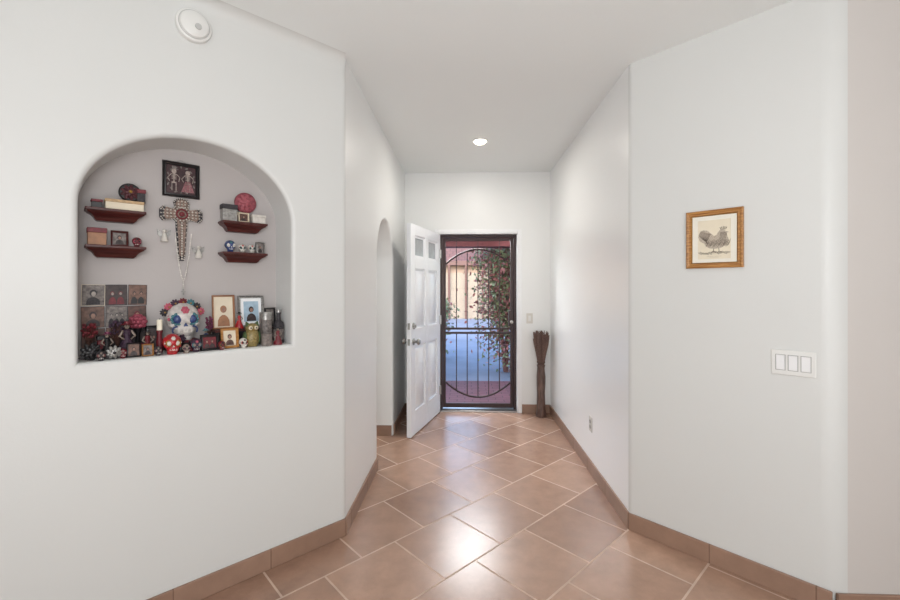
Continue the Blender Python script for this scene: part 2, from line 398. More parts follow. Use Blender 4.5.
# ---------------------------------------------------------------- small fixtures
b=MB().lathe([(.072,0),(.072,.018),(.070,.022),(.060,.026),(.056,.036),(.046,.042),(.02,.045),(0,.0455)],40,0,RX(pi/2))
g=MB().torus((0,-.0265,0),.0605,.0022,0,'y',36)
g2=MB().lathe([(.014,.044),(.013,.049),(0,.049)],16,0,T(.012,0,-.012)@RX(pi/2))
thing('smoke_detector','round white plastic smoke detector high on wall','smoke detector',FL@T(-.7624,0,2.60),[('housing',b,PLASTIC),('seam_ring',g,pm('grey_plastic',(186,186,184),.5,var=.03)),('test_button',g2,pm('grey_plastic',(186,186,184),.5,var=.03))])
LENS=pm('warm_lens',(255,238,208),.5,var=.01,emit=14)
b=MB().lathe([(.052,-.001),(.070,-.001),(.073,-.005),(.066,-.009),(.052,-.005)],32,cap=False)
l=MB().lathe([(.0525,-.002),(.050,-.010),(.040,-.022),(.022,-.029),(0,-.031)],32)
thing('recessed_ceiling_light','lit round recessed downlight with warm glow and white trim','ceiling light',T(.136,3.82,H),[('trim_ring',b,WHITE),('lens',l,LENS)])
def plate(w,h): return MB().b2(-w/2,w/2,-.006,0,-h/2,h/2)
parts=[('wall_plate',plate(.163,.115),PLASTIC,.003)]
for i in(-1,0,1):
    x=i*.046
    parts.append(('switch_rocker',MB().add([(x-.0155,-.006,-.033),(x+.0155,-.006,-.033),(x+.0155,-.006,.033),(x-.0155,-.006,.033),(x-.0155,-.007,-.033),(x+.0155,-.007,-.033),(x+.0155,-.0125,.033),(x-.0155,-.0125,.033)],[(4,5,6,7),(0,1,5,4),(2,3,7,6),(0,4,7,3),(1,2,6,5)]),WHITE))
    fr_=MB()
    for (xa,xb,za,zb) in((x-.0190,x-.0160,-.0365,.0365),(x+.0160,x+.0190,-.0365,.0365),(x-.0190,x+.0190,.0340,.0365),(x-.0190,x+.0190,-.0365,-.0340)): fr_.b2(xa,xb,-.0066,-.005,za,zb)
    parts.append(('switch_surround',fr_,pm('shadow_grey_plastic',(164,163,161),.6,var=.03)))
thing('light_switch','white triple rocker light switch plate on angled wall','light switch',FR@T(.758,0,1.075),parts)
thing('light_switch.001','small white single light switch beside the front door','light switch',FN@T(.735,0,1.075),[('wall_plate',plate(.072,.115),pm('light_almond',(210,206,198),.45,var=.02),.003),('switch_rocker',MB().b2(-.015,.015,-.011,-.006,-.032,.032),PLASTIC,.002)])
ALM=pm('outlet_plastic',(206,204,200),.45,var=.02)
parts=[('wall_plate',plate(.072,.115),ALM,.003)]
for z in(-.02,.02):
    parts.append(('socket',MB().lathe([(.017,0),(.016,.002),(0,.002)],20,0,T(0,-.006,z)@RX(pi/2)),pm('shadow_grey_plastic',(164,163,161),.6,var=.03)))
    for a in((-.006,.0035),(.006,.0035),(0,-.008)): parts.append(('slot',MB().box((a[0],-.008,z+a[1]),(.003 if a[0] else .005,.0015,.009 if a[0] else .005)),CHAR))
thing('wall_outlet','off-white duplex electrical outlet low on hallway wall','electrical outlet',FE@T(-3.305,0,.375),parts)
# gold framed bird print
w_,h_=.257,.297
fr_=MB().ringframe(w_,h_,.028,.02)
lip=MB().ringframe(w_-.05,h_-.05,.004,.013,0,h_/2)
mt=MB().b2(-w_/2+.02,w_/2-.02,-.008,-.002,.02,h_-.02)
pr=MB().b2(-.074,.074,-.009,-.0075,.046,.246)
y0,y1=-.0098,-.0088
def X_(p): return ((p[0]+.004)*1.24,(p[1]-.15)*1.02+.142)
bd=MB().prism([X_(p) for p in [(-.040,.136),(-.056,.148),(-.062,.170),(-.056,.192),(-.044,.204),(-.028,.200),(-.014,.184),(-.004,.170),(.006,.176),(.012,.190),(.020,.202),(.032,.200),(.038,.192),(.050,.186),(.041,.182),(.044,.168),(.050,.146),(.042,.124),(.022,.110),(.0,.106),(-.020,.110),(-.034,.122)]],y0,y1)
ft=MB()
def strk(pts,r=.0008): ft.tube([(X_(p)[0],y0-.0005,X_(p)[1]) for p in pts],r,4)
for i in range(20):
    x=-.034+i*.0042; z=.114+.004*math.sin(i*1.7)
    strk([(x,z+.004),(x+.006,z+.016),(x+.003,z+.030)],.0007); strk([(x+.002,z+.012),(x+.008,z+.022),(x+.010,z+.036)],.0006)
for i in range(12): strk([(-.024-i*.001,.136),(-.046+i*.002,.158),(-.060+i*.0038,.180),(-.050+i*.0035,.201-i*.002)],.0008)
for i in range(8): strk([(.014+i*.003,.146),(.018+i*.003,.168),(.020+i*.002,.188)],.0006)
for i in range(5): strk([(.022+i*.004,.200),(.018+i*.006,.216-abs(i-2)*.002)],.0012)
strk([(.038,.184),(.042,.176),(.039,.170)],.0014)
strk([(-.004,.108),(-.006,.094),(.004,.087)],.0012); strk([(.014,.108),(.015,.094),(.026,.088)],.0012); strk([(-.006,.094),(-.014,.088)],.001); strk([(.015,.094),(.008,.086)],.001)
wg=MB()
for i in range(20): wg.disc(-.064+i*.0067,.078+random.uniform(-.005,.005),.011,.0035,y0+.0005,y1,0,8,random.uniform(-.9,.9))
cap=MB().b2(-.034,.034,-.0092,-.0085,.0585,.0600).b2(-.022,.022,-.0092,-.0085,.0530,.0540)
thing('framed_picture','gold wooden frame holding sketched rooster print with white mat','picture frame',FR@T(.44,0,1.523),
 [('frame',fr_,GOLDW),('inner_lip',lip,GOLD),('mat_board',mt,pm('mat_white',(230,226,214),.7,var=.02)),('print_sheet',pr,pm('print_paper',(224,214,192),.7,var=.03)),('bird_engraving',bd,INK),('feather_lines',ft,INKD),('foliage_engraving',wg,INKL),('caption_line',cap,INKL)])
# ---------------------------------------------------------------- floor vase with dried bundle
VW=wood('carved_dark_wood',(74,56,50),(114,90,80),(20,20,4))
v=MB().lathe([(.0,0),(.054,0),(.058,.02),(.052,.06),(.045,.14),(.043,.26),(.047,.36),(.048,.44),(.041,.52),(.040,.54),(.046,.57),(.043,.57),(.037,.50)],36,0,None,.04,9,5)
bd=MB()
for i in range(230):
    a=random.uniform(0,2*pi); r=math.sqrt(random.random()); rt=.092*r
    z=random.uniform(.85,.945); c_,s_=math.cos(a),math.sin(a)
    bd.tube([(.026*r*c_,.026*r*s_,.50),(.038*r*c_,.038*r*s_,.60),(.056*r*c_,.056*r*s_,.70),(rt*.85*c_,rt*.85*s_,.80),(rt*c_,rt*s_,z)],[.003,.004,.005,.006,.003],5)
bn=MB().lathe([(.037,.585),(.044,.592),(.046,.606),(.042,.612)],20)
thing('floor_vase','tall carved brown wooden vase holding flared dried grass bundle','vase',T(.842,4.735,0),[('vase_body',v,VW),('dried_bundle',bd,pm('dried_straw',(112,88,80),.8,ns=80,var=.35)),('tie_band',bn,pm('tie_grey',(90,70,62),.7,var=.2))])
# ---------------------------------------------------------------- niche contents
Z0=NZ0
def NL(s,t,z=Z0,a=0): return FL@T(-s,t,z)@RZ(a)
def shelf(s0,s1,z):
    w=s1-s0; b=MB().b2(-w/2,w/2,-.092,0,-.012,0); m=MB()
    lv=[(-.012,w/2-.006,.086),(-.018,w/2-.008,.082),(-.026,w/2-.022,.064),(-.036,w/2-.030,.052),(-.042,w/2-.032,.050),(-.050,w/2-.04,.040)]
    vs=[];fs=[]
    for (zz,hw_,dp) in lv: vs+=[(-hw_,0,zz),(hw_,0,zz),(hw_,-dp,zz),(-hw_,-dp,zz)]
    for j in range(len(lv)-1):
        for i in range(4): fs.append((j*4+i,j*4+(i+1)%4,(j+1)*4+(i+1)%4,(j+1)*4+i))
    fs+=[(0,1,2,3),(20,23,22,21)]; m.add(vs,fs)
    thing('wall_shelf','small dark mahogany ledge shelf mounted inside niche','shelf',NL((s0+s1)/2,ND,z),[('shelf_board',b,MAHOG,.002),('moulding',m,MAHOG)],'mahogany ledge shelves')
ST,SB=1.762,1.604
shelf(.918,1.128,ST); shelf(.918,1.128,SB); shelf(.385,.605,ST); shelf(.385,.605,SB)
def person_shapes(w,h,n,y,cz0=0):
    hd=MB(); bd=MB()
    for i in range(n):
        x=(i-(n-1)/2)*w*.8/n; s=w/(n+.4); k=.9+.15*((i*7+n*3)%3-1)
        zc=cz0+h*.58*(.95+.05*k)
        bd.disc(x,zc+s*.05,s*.24,s*.30,y-.0007,y-.0002,0,14)
        hd.disc(x+s*.02,zc-s*.02,s*.15,s*.21,y-.0014,y-.0006,0,14)
        bd.prism([(x-s*.45,cz0+h*.03),(x-s*.42,cz0+h*.22),(x-s*.30,cz0+h*.33),(x-s*.1,cz0+h*.40),(x+s*.1,cz0+h*.40),(x+s*.30,cz0+h*.33),(x+s*.42,cz0+h*.22),(x+s*.45,cz0+h*.03)],y-.0008,y-.0002)
    return hd,bd
def photo_frame(s,t,z,w,h,fm,bgm,label,n=1,lean=0,rot=0,bar=.012,body=None,skin=None,group=None,mat=None):
    d=.014
    parts=[('border',MB().ringframe(w,h,bar,d),fm),('backing',MB().b2(-w/2+.003,w/2-.003,-.003,.002,.003,h-.003),BLACK)]
    iw=w-2*bar; ih=h-2*bar; y=-.0035
    if mat:
        parts.append(('mat_board',MB().b2(-iw/2,iw/2,-.0038,-.0025,bar,h-bar),mat)); iw*=.72; ih*=.76; y=-.0045
    parts.append(('photograph',MB().b2(-iw/2,iw/2,y,y+.001,h/2-ih/2,h/2+ih/2),bgm))
    if n:
        hd,bd=person_shapes(iw,ih,n,y,h/2-ih/2); parts.append(('face_image',hd,skin or SKIN)); parts.append(('figure_image',bd,body or DARKP))
    if lean:
        parts.append(('easel_leg',MB().b2(-.01,.01,.002,.004,0,h*.75,0,T(0,.002,h*.75)@RX(lean*1.8)@T(0,-.002,-h*.75)),BLACK))
    return thing('framed_photo',label,'framed photo',NL(s,t,z,rot)@RX(-lean),parts,group)
w_,h_=.155,.168
parts=[('frame',MB().ringframe(w_,h_,.016,.018),BLACK),('backing',MB().b2(-w_/2+.01,w_/2-.01,-.006,-.001,.01,h_-.01),pm('maroon_ground',(54,28,32),.5,ns=90,var=.6))]
y=-.0062
for sx in(-.03,.028):
    sk=MB(); sk.disc(sx,.122,.010,.012,y-.003,y).b2(sx-.0025,sx+.0025,y-.002,y,.07,.112)
    for k in range(4): sk.b2(sx-.010,sx+.010,y-.003,y,.085+k*.007,.088+k*.007)
    sk.b2(sx-.010,sx+.010,y-.002,y,.066,.072)
    sk.b2(sx-.010,sx-.007,y-.002,y,.03,.07).b2(sx+.007,sx+.010,y-.002,y,.03,.07).b2(sx-.012,sx+.012,y-.002,y,.107,.110)
    sk.tube([(sx-.012,y-.001,.108),(sx-.026,y-.001,.09),(sx-.018,y-.001,.075)],.0018,5).tube([(sx+.012,y-.001,.108),(sx+.024,y-.001,.095),(sx+.02,y-.001,.075)],.0018,5)
    parts.append(('skeleton_relief',sk,pm('relief_ivory',(160,146,138),.5,ns=90,var=.3)))
dr=MB().prism([(.018,.08),(.038,.08),(.056,.028),(.0,.028)],y-.002,y)
ht=MB().b2(-.048,-.012,y-.003,y,.132,.135).b2(-.038,-.022,y-.003,y,.135,.148)
vn=MB()
for i in range(16):
    a=2*pi*i/16; vn.disc(.058*math.cos(a),.084+.064*math.sin(a),.008,.0035,y-.001,y,0,8,a*3)
parts+= [('dress_relief',dr,pm('dusty_rose',(134,88,92),.6,ns=120,var=.4)),('hat_relief',ht,GREYP),('vine_border',vn,GREYP)]
hk=MB().tube([(-.03,0.0,h_-.004),(0,-.003,h_+.014),(.03,0.0,h_-.004)],.0015,5); parts.append(('hanging_wire',hk,SILVER))
thing('framed_picture.001','black framed folk art picture of two dancing skeletons','picture frame',NL(.768,ND,1.862),parts)
# ornate cross
def crosspoly():
    P=[(.010,.0),(.014,.02),(.016,.06),(.019,.11),(.023,.16),(.024,.19),(.034,.20),(.055,.197),(.078,.190),(.090,.205),(.090,.243),(.078,.258),(.055,.251),(.036,.25),(.028,.262),(.034,.285),(.020,.300),(0,.303)]
    L=[(-x,z) for x,z in reversed(P[:-1])]
    return P+L
cp=crosspoly()
c1=MB().prism(cp,-.016,-.002)
c2=MB().prism([(x*.80,.226+(z-.226)*.9) for x,z in cp],-.022,-.016)
c3=MB().torus((0,-.024,.225),.022,.004).ell((0,-.026,.225),(.012,.008,.012))
c4=MB(); 
for i,(x,z) in enumerate(cp):
    nx,nz=cp[(i+1)%len(cp)]
    for t_ in(0,.5): c4.ell(((x+(nx-x)*t_)*.94,-.018,.226+(z+(nz-z)*t_-.226)*.97),.0036,0,8,6)
for i in range(15): c4.ell((0,-.024,.008+i*.0125),(.0042,.004,.005),0,8,6)
for x in(-.075,-.06,-.045,.045,.06,.075): 
    for zz in(.210,.225,.240): c4.ell((x,-.023,zz),.0042,0,8,6)
for i in range(3):
    for x in(-.014,0,.014): c4.ell((x,-.023,.258+i*.014),.0040,0,8,6)
for i in range(14):
    a=2*pi*i/14; c4.ell((.031*math.cos(a),-.024,.225+.031*math.sin(a)),.004,0,8,6)
thing('wall_cross','weathered silver beaded cross with dark red medallion','cross',NL(.768,ND,1.553),[('cross_body',c1,CHAR),('raised_overlay',c2,pm('patterned_silver_brown',(122,104,94),.4,metal=.3,ns=150,var=.7)),('medallion',c3,DRED),('studs',c4,pm('bead_silver',(190,184,176),.35,metal=.3,ns=90,var=.3))])
rb=MB()
for sx in(-1,1):
    for i in range(30):
        t_=i/29; rb.ell((sx*.034*(1-t_)**.6,-.006,.225*(1-t_)+.055),.0036,0,7,5)
for i in range(5): rb.ell((0,-.006,.052-i*.0085),.0036,0,7,5)
rc=MB().b2(-.003,.003,-.008,-.004,-.018,.014).b2(-.010,.010,-.008,-.004,-.002,.004)
thing('rosary','pale silver bead rosary with tiny cross hanging on niche wall','rosary',NL(.764,ND-.026,1.402),[('beads',rb,pm('rosary_bead',(226,222,216),.25,metal=.2,ns=60,var=.3)),('crucifix',rc,SILVER)])
def angel(s,z,k=1.35):
    b=MB().lathe([(.0,0),(.012*k,.0),(.009*k,.015*k),(.005*k,.028*k),(.003*k,.032*k),(0,.033*k)],12,0,T(0,-.014,0)); h=MB().ell((0,-.014,.038*k),.0065*k,0,10,8)
    wn=MB()
    for sx in(-1,1): wn.prism([(sx*.001,.022*k),(sx*.012*k,.040*k),(sx*.021*k,.044*k),(sx*.019*k,.026*k),(sx*.010*k,.014*k),(sx*.001,.016*k)],-.005,-.001)
    thing('angel_ornament','tiny silver white angel ornament on niche wall','ornament',NL(s,ND,z),[('robe',b,BONE),('head',h,BONE),('wings',wn,SILVER)],'angel ornaments')
angel(.838,1.640); angel(.695,1.570)
def skull(s,t,z,S,bm,em,am,label,rot=0,am2=None,group=None,crown=None):
    am2=am2 or em
    b=MB().ell((0,.06*S,.60*S),(.40*S,.46*S,.40*S),0,20,14).ell((0,-.12*S,.30*S),(.27*S,.28*S,.26*S),0,16,10).ell((-.24*S,-.16*S,.42*S),(.12*S,.16*S,.10*S)).ell((.24*S,-.16*S,.42*S),(.12*S,.16*S,.10*S)).lathe([(0,0),(.2*S,0),(.23*S,.06*S),(.22*S,.3*S)],14,0,T(0,-.06*S,0))
    e_=[]
    for sx in(-1,1):
        e_.append(MB().ell((sx*.165*S,-.325*S,.56*S),(.105*S,.07*S,.115*S),0,14,8))
    ns=MB().prism([(-.05*S,.38*S),(0,.47*S),(.05*S,.38*S),(.02*S,.37*S),(0,.39*S),(-.02*S,.37*S)],-.42*S,-.33*S)
    te=MB()
    for i in range(6): te.box(((i-2.5)*.052*S,-.375*S+abs(i-2.5)*.02*S,.255*S),(.053*S,.05*S,.09*S))
    parts=[('skull_body',b,bm),('eye_socket',e_[0],em),('eye_socket',e_[1],em)]
    for sx in(-1,1):
        pt=MB()
        for i in range(10):
            a=2*pi*i/10; pt.ell((sx*.165*S+.125*S*math.cos(a),-.325*S+.03*S*abs(math.cos(a)),.56*S+.13*S*math.sin(a)),(.045*S,.03*S,.045*S),0,8,6)
        parts.append(('eye_petals',pt,am))
    parts+=[('nose',ns,em),('teeth',te,BONE)]
    fl=MB()
    for i in range(6):
        a=2*pi*i/6; fl.ell((.06*S*math.cos(a),-.345*S+.05*S*math.sin(a),.80*S+.06*S*math.sin(a)),(.042*S,.03*S,.042*S),0,8,6)
    fl.ell((0,-.36*S,.80*S),(.04*S,.03*S,.04*S),0,8,6); parts.append(('forehead_flower',fl,am2))
    for sx in(-1,1):
        fl=MB()
        for i in range(5): fl.ell((sx*(.33*S-.018*S*i),-.19*S+.055*S*i,.56*S+.075*S*i),(.045*S,.04*S,.045*S),0,8,6)
        parts.append(('temple_scroll',fl,am2))
    if crown:
        for i in range(7):
            a=pi*(.10+.80*i/6); f=MB(); flower(f,(.43*S*math.cos(a),-.05*S,.62*S+.38*S*math.sin(a)),.11*S,0,1)
            parts.append(('crown_flower',f,[crown[i%len(crown)],GOLD]))
        for sx in(-1,1):
            f=MB()
            for i in range(7):
                a=-.5+i*.35; f.ell((sx*(.19*S+.09*S*math.cos(a)),-.33*S,.27*S+.10*S*math.sin(a)),(.022*S,.02*S,.022*S),0,8,6)
            parts.append(('cheek_scroll',f,BLUE))
    thing('sugar_skull',label,'skull figurine',NL(s,t,z,rot),parts,group)
def flower(mb,c,r,mi,ci,layers=3):
    for l in range(layers):
        n=9-l*2; R=r*(.62-.2*l); 
        for i in range(n):
            a=2*pi*i/n+l*.4; M=T(c[0]+R*math.cos(a),c[1]-r*.22*l,c[2]+R*math.sin(a))@RY(-a)
            mb.ell((0,0,0),(r*.42,r*.16,r*.24),mi,8,6,M)
    mb.ell((c[0],c[1]-r*.22*layers,c[2]),r*.22,ci,8,6)
def box_(name,label,s,t,z,w,d,h,bm,lm,rot=0,cat='box',group=None):
    return thing(name,label,cat,NL(s,t,z,rot),[('box_body',MB().b2(-w/2,w/2,-d/2,d/2,0,h*.72),bm,.0015),('lid',MB().b2(-w/2-.002,w/2+.002,-d/2-.002,d/2+.002,h*.72,h),lm,.0015)])
box_('lacquer_box','small black lacquered box under painted skull',.775,.160,Z0,.126,.085,.050,BLACK,DRED)
skull(.775,.150,Z0+.0505,.178,pm('painted_skull',(190,184,180),.5,ns=55,var=.25),BLUE,TEAL,'white painted sugar skull with blue eyes and flower crown',0,PINK,None,[PINK,CHAR,TEAL,DRED,PURP])
def flowerthing(s,t,z,r,m,label,rot=0,leafm=None):
    p=MB(); flower(p,(0,0,r),r,0,1)
    l=MB()
    for sx in(-1,1): l.ell((sx*r*.5,r*.25,r*.35),(r*.6,r*.10,r*.22),0,10,6)
    l.lathe([(0,0),(r*.35,0),(r*.4,r*.1),(r*.15,r*.5)],12,0,T(0,r*.3,0))
    return thing('artificial_flower',label,'flower',NL(s,t,z,rot),[('petals',p,[m,CHAR]),('leaves',l,leafm or GREEN)])
flowerthing(1.112,.060,Z0,.036,BLACK,'black silk flower on niche sill',.1,CHAR)
flowerthing(1.040,.040,Z0,.028,SILVER,'silver grey metal rose on niche sill',0,CHAR)
photo_frame(.973,.050,Z0,.050,.060,BLACK,SEPIA,'tiny black framed sepia photograph on sill',1,.16,bar=.006)
photo_frame(.925,.042,Z0,.042,.052,GOLDW,GREYP,'tiny gilded framed photograph on sill',1,.16,bar=.005)
def sprigs(s,t,h,m,label,n=34,sp=.035):
    v=MB().lathe([(0,0),(.014,0),(.017,.015),(.011,.035),(.013,.042),(.009,.042),(.008,.02)],16)
    b=MB()
    for i in range(n):
        a=random.uniform(0,2*pi); r=sp*math.sqrt(random.random()); hh=h*random.uniform(.6,1)
        b.tube([(0,0,.03),(r*.5*math.cos(a),r*.35*math.sin(a),.03+(hh-.03)*.55),(r*math.cos(a),r*.6*math.sin(a),hh)],.0009,4)
        b.ell((r*math.cos(a),r*.6*math.sin(a),hh),(.0055,.0045,.006),1,7,5)
    thing('dried_flower_vase',label,'vase',NL(s,t,Z0),[('vase_body',v,BLACK),('dried_sprigs',b,[BROWN,m])])
sprigs(1.116,.140,.145,DRED,'tiny black vase with deep red dried sprigs',60,.027)
sprigs(.793,.092,.078,PURP,'tiny black vase with dark purple dried sprigs',30,.018)
sprigs(.657,.170,.150,MAG,'tiny black vase with magenta dried sprigs',34,.016)
sprigs(1.018,.165,.150,PURP,'tiny black vase with purple dried sprigs',60,.028)
def doll(s,t,z,h,dm,hm,hatm,label,rot=0):
    d=MB().lathe([(0,0),(.24*h,0),(.25*h,.04*h),(.20*h,.2*h),(.14*h,.38*h),(.07*h,.55*h),(.09*h,.66*h),(.10*h,.74*h),(.04*h,.78*h)],20,0,None,.05,8)
    a=MB()
    a.tube([(-.08*h,-.13*h,.50*h),(-.18*h,-.04*h,.58*h),(-.10*h,0,.72*h),(.10*h,0,.72*h),(.18*h,-.04*h,.58*h),(.08*h,-.13*h,.50*h)],[.02*h,.03*h,.035*h,.035*h,.03*h,.02*h],8)
    hd=MB().ell((0,0,.86*h),(.065*h,.07*h,.08*h),0,14,10).lathe([(.03*h,.74*h),(.03*h,.8*h)],10)
    parts=[('dress',d,dm),('arms',a,hm),('head',hd,hm)]
    for sx in(-1,1): parts.append(('eye',MB().ell((sx*.025*h,-.06*h,.87*h),.018*h,0,8,6),BLACK))
    parts.append(('hat',MB().lathe([(.0,.91*h),(.15*h,.91*h),(.16*h,.925*h),(.08*h,.94*h),(.07*h,1.0*h),(0,1.0*h)],20),hatm))
    thing('doll_figurine',label,'figurine',NL(s,t,z,rot),parts)
BONE2=pm('aged_bone',(130,116,106),.5,ns=60,var=.35)
doll(.990,.107,Z0,.150,PURP,BONE2,DRED,'skeleton lady figurine in dark purple dress with red hat')
doll(1.058,.100,Z0,.110,BLACK,BONE2,MAG,'skeleton lady figurine in black dress with magenta hat')
doll(.919,.092,Z0,.110,DRED,BONE2,BLACK,'skeleton figurine in deep red dress with black hat')
doll(.688,.098,Z0,.100,BLUE,BONE2,TEAL,'skeleton figurine in blue dress with teal hat')
rf=MB()
for j in range(5):
    for i in range(8):
        a=2*pi*i/8+j*.4; t_=-pi/2+pi*(j+.5)/5
        rf.ell((.026*math.cos(t_)*math.cos(a),.026*math.cos(t_)*math.sin(a),.142+.026*math.sin(t_)),(.012,.012,.011),0,8,6)
thing('flower_ball','dark rose coloured flower ball on black stand','ornament',NL(.946,.162,Z0),[('stand',MB().lathe([(0,0),(.024,0),(.026,.006),(.01,.02),(.008,.09),(.02,.115),(0,.115)],16),BLACK),('flower_ball_body',rf,pm('dusky_rose',(140,60,76),.6,ns=110,var=.35))])
skull(.836,.038,Z0,.090,RED,BONE,GOLD,'small red ceramic skull with painted flowers',0,BONE)
thing('candle','short cream pillar candle in dark red holder','candle',NL(.872,.110,Z0),[('candle_holder',MB().lathe([(0,0),(.012,0),(.014,.05),(.009,.085),(.013,.10),(.012,.104),(0,.10)],18),DRED),('candle_body',MB().lathe([(0,.104),(.011,.104),(.011,.150),(.009,.152),(0,.150)],18),WAX),('wick',MB().tube([(0,0,.150),(.001,0,.158)],.001,5),BLACK)])
G='photographs on niche back wall'
cols=[(1.098,.080),(1.017,.078),(.941,.070)]
bgs=[GREYP,DARKP,SEPIA,SEPIA,GREYP,BROWN,BROWN,SEPIA,DARKP]; k=0
PALE=pm('photo_grey_face',(158,150,142),.5,ns=90,var=.35)
tilt=[.02,-.01,.02,-.01,.01,-.02,.01,.02,-.01]
for r_,(za,zb) in enumerate(((1.342,1.435),(1.246,1.339),(1.150,1.243))):
    for (s,w) in cols:
        h=zb-za; pl=MB().b2(-w/2,w/2,-.004,-.0005,0,h); im=MB().b2(-w/2+.002,w/2-.002,-.0048,-.004,.002,h-.002)
        hd,bd=person_shapes(w-.006,h-.006,(1,2,2,1,3)[k%5],-.0048,.003)
        bw=bgs[k] in(GREYP,DARKP)
        M=FL@T(-s,ND,za)@RY(tilt[k])
        thing('photo_print',('black and white' if bw else 'sepia brown')+' portrait photograph pinned to niche wall','photograph',M,[('card',pl,CREAM if k==0 else CHAR),('image',im,bgs[k]),('face_image',hd,PALE if bw else SKIN),('figure_image',bd,(CHAR,DRED,BLACK,DARKP)[k%4])],G); k+=1
thing('wooden_box','dark red lacquered wooden box on niche sill','box',NL(1.066,.180,Z0),[('box_body',MB().b2(-.020,.020,-.02,.018,0,.07),DRED,.002),('lid',MB().b2(-.022,.022,-.022,.02,.07,.088),BLACK,.002)])
photo_frame(.882,.192,Z0,.066,.120,BLACK,DARKP,'small black framed photograph standing on sill',1,.10)
photo_frame(.683,.048,Z0,.080,.075,BLACK,DRED,'small black framed red picture on sill',2,.18)
photo_frame(.590,.065,Z0,.080,.098,GOLDW,CREAM,'small wooden framed portrait on sill',1,.16,body=BROWN)
thing('display_box','low black lacquered display box at niche back','box',NL(.475,.176,Z0),[('box_body',MB().b2(-.16,.16,-.036,.040,0,.072),BLACK,.002),('lid',MB().b2(-.162,.162,-.038,.042,.072,.085),MAHOG,.002)])
photo_frame(.585,.188,Z0+.086,.105,.172,TAN,CREAM,'tan framed portrait standing on black box',1,.10,bar=.008,body=TAN)
photo_frame(.450,.185,Z0+.086,.130,.168,SILVER,BLUEP,'silver framed pale blue photograph on black box',1,.12,bar=.013,mat=WHITE)
photo_frame(.352,.188,Z0+.086,.055,.100,BLACK,GREYP,'small black framed grey photograph on black box',1,.12,bar=.007)
doll(.520,.157,Z0+.086,.085,RED,BONE2,BLACK,'tiny figurine in red dress on black box')
ow=MB().lathe([(0,0),(.024,0),(.033,.02),(.036,.045),(.031,.07),(.022,.082)],18,0).ell((0,-.002,.092),(.032,.028,.026),0,16,10)
parts=[('owl_body',ow,pm('olive_gold_glaze',(130,114,70),.35,ns=110,var=.4))]
for sx in(-1,1):
    parts+=[('ear_tuft',MB().prism([(sx*.030,.10),(sx*.027,.126),(sx*.012,.113)],-.012,.006),GREEN),('eye',MB().ell((sx*.013,-.026,.095),(.010,.006,.010),0,12,8),CREAM),('pupil',MB().ell((sx*.013,-.032,.095),.004,0,8,6),BLACK),('wing',MB().ell((sx*.033,0,.045),(.009,.022,.032),0,10,8),GREEN)]
parts.append(('beak',MB().lathe([(.004,0),(0,-.012)],8,0,T(0,-.030,.088)),GOLD))
thing('owl_figurine','golden green ceramic owl figurine on sill','figurine',NL(.490,.060,Z0),parts)
skull(.537,.035,Z0,.048,BONE,BLACK,RED,'tiny white painted skull on sill',.1)
skull(.741,.045,Z0,.060,PURP,BONE2,TEAL,'tiny purple painted skull on sill',0,PINK)
skull(.783,.028,Z0,.040,BONE2,BLACK,MAG,'tiny white skull with magenta petals',0)
skull(.635,.032,Z0,.042,DRED,BLACK,GOLD,'tiny dark red painted skull on sill',0)
skull(.889,.034,Z0,.040,CHAR,BONE2,MAG,'tiny charcoal painted skull on sill',0)
skull(1.083,.028,Z0,.040,CHAR,BONE2,DRED,'tiny charcoal painted skull with red petals on sill',0)
skull(1.010,.050,Z0,.040,DRED,BONE2,PURP,'tiny dark red skull beside small frames',0)
box_('trinket_box','tiny dark red trinket box on sill',.743,.088,Z0,.030,.024,.048,DRED,BLACK)
box_('trinket_box','tiny teal and black trinket box on sill',.562,.110,Z0,.030,.024,.055,TEAL,BLACK)
box_('trinket_box','tiny purple trinket box on sill',.951,.105,Z0,.026,.026,.052,PURP,DRED)
# glasses / bottles
gl=MB().lathe([(0,0),(.029,0),(.031,.01),(.031,.165),(.029,.168),(.027,.165),(.027,.15),(0,.15)],24)
lb=MB(); 
for i in range(9):
    a=-pi/2-.9+.2*i; a2=a+.2; lb.add([(.0318*math.cos(a),.0318*math.sin(a),.03),(.0318*math.cos(a2),.0318*math.sin(a2),.03),(.0318*math.cos(a2),.0318*math.sin(a2),.13),(.0318*math.cos(a),.0318*math.sin(a),.13)],[(0,1,2,3)])
thing('votive_candle_glass','tall silver grey votive candle glass with picture label','candle glass',NL(.407,.098,Z0),[('glass_body',gl,SILVER),('picture_label',lb,GREYP),('wax',MB().lathe([(0,.15),(.0265,.15),(.0265,.155),(0,.157)],18),WAX)])
bt=MB().lathe([(0,0),(.025,0),(.028,.006),(.028,.095),(.024,.11),(.011,.125),(.010,.155),(.013,.157),(.013,.163),(0,.163)],22)
thing('small_bottle','small dark glass bottle with grey label','bottle',NL(.340,.098,Z0),[('bottle_body',bt,CHAR),('bottle_label',MB().lathe([(.0284,.02),(.0286,.021),(.0286,.074),(.0284,.075)],22,cap=False),GREYP),('cap',MB().lathe([(0,.163),(.013,.163),(.013,.178),(0,.179)],14),SILVER)])
mg=MB().lathe([(0,0),(.024,0),(.026,.004),(.026,.058),(.028,.062),(.024,.061),(.022,.01),(0,.008)],22)
mh=MB().tube([(.025,0,.048),(.040,0,.045),(.042,0,.026),(.026,0,.016)],.0035,8)
thing('small_cup','small grey ceramic cup with handle on sill','cup',NL(.425,.032,Z0),[('cup_body',mg,pm('grey_glaze',(120,112,108),.4,ns=80,var=.4)),('handle',mh,GREYP)])
doll(.368,.036,Z0,.095,DRED,BONE2,CHAR,'small figurine in dark red dress on sill')
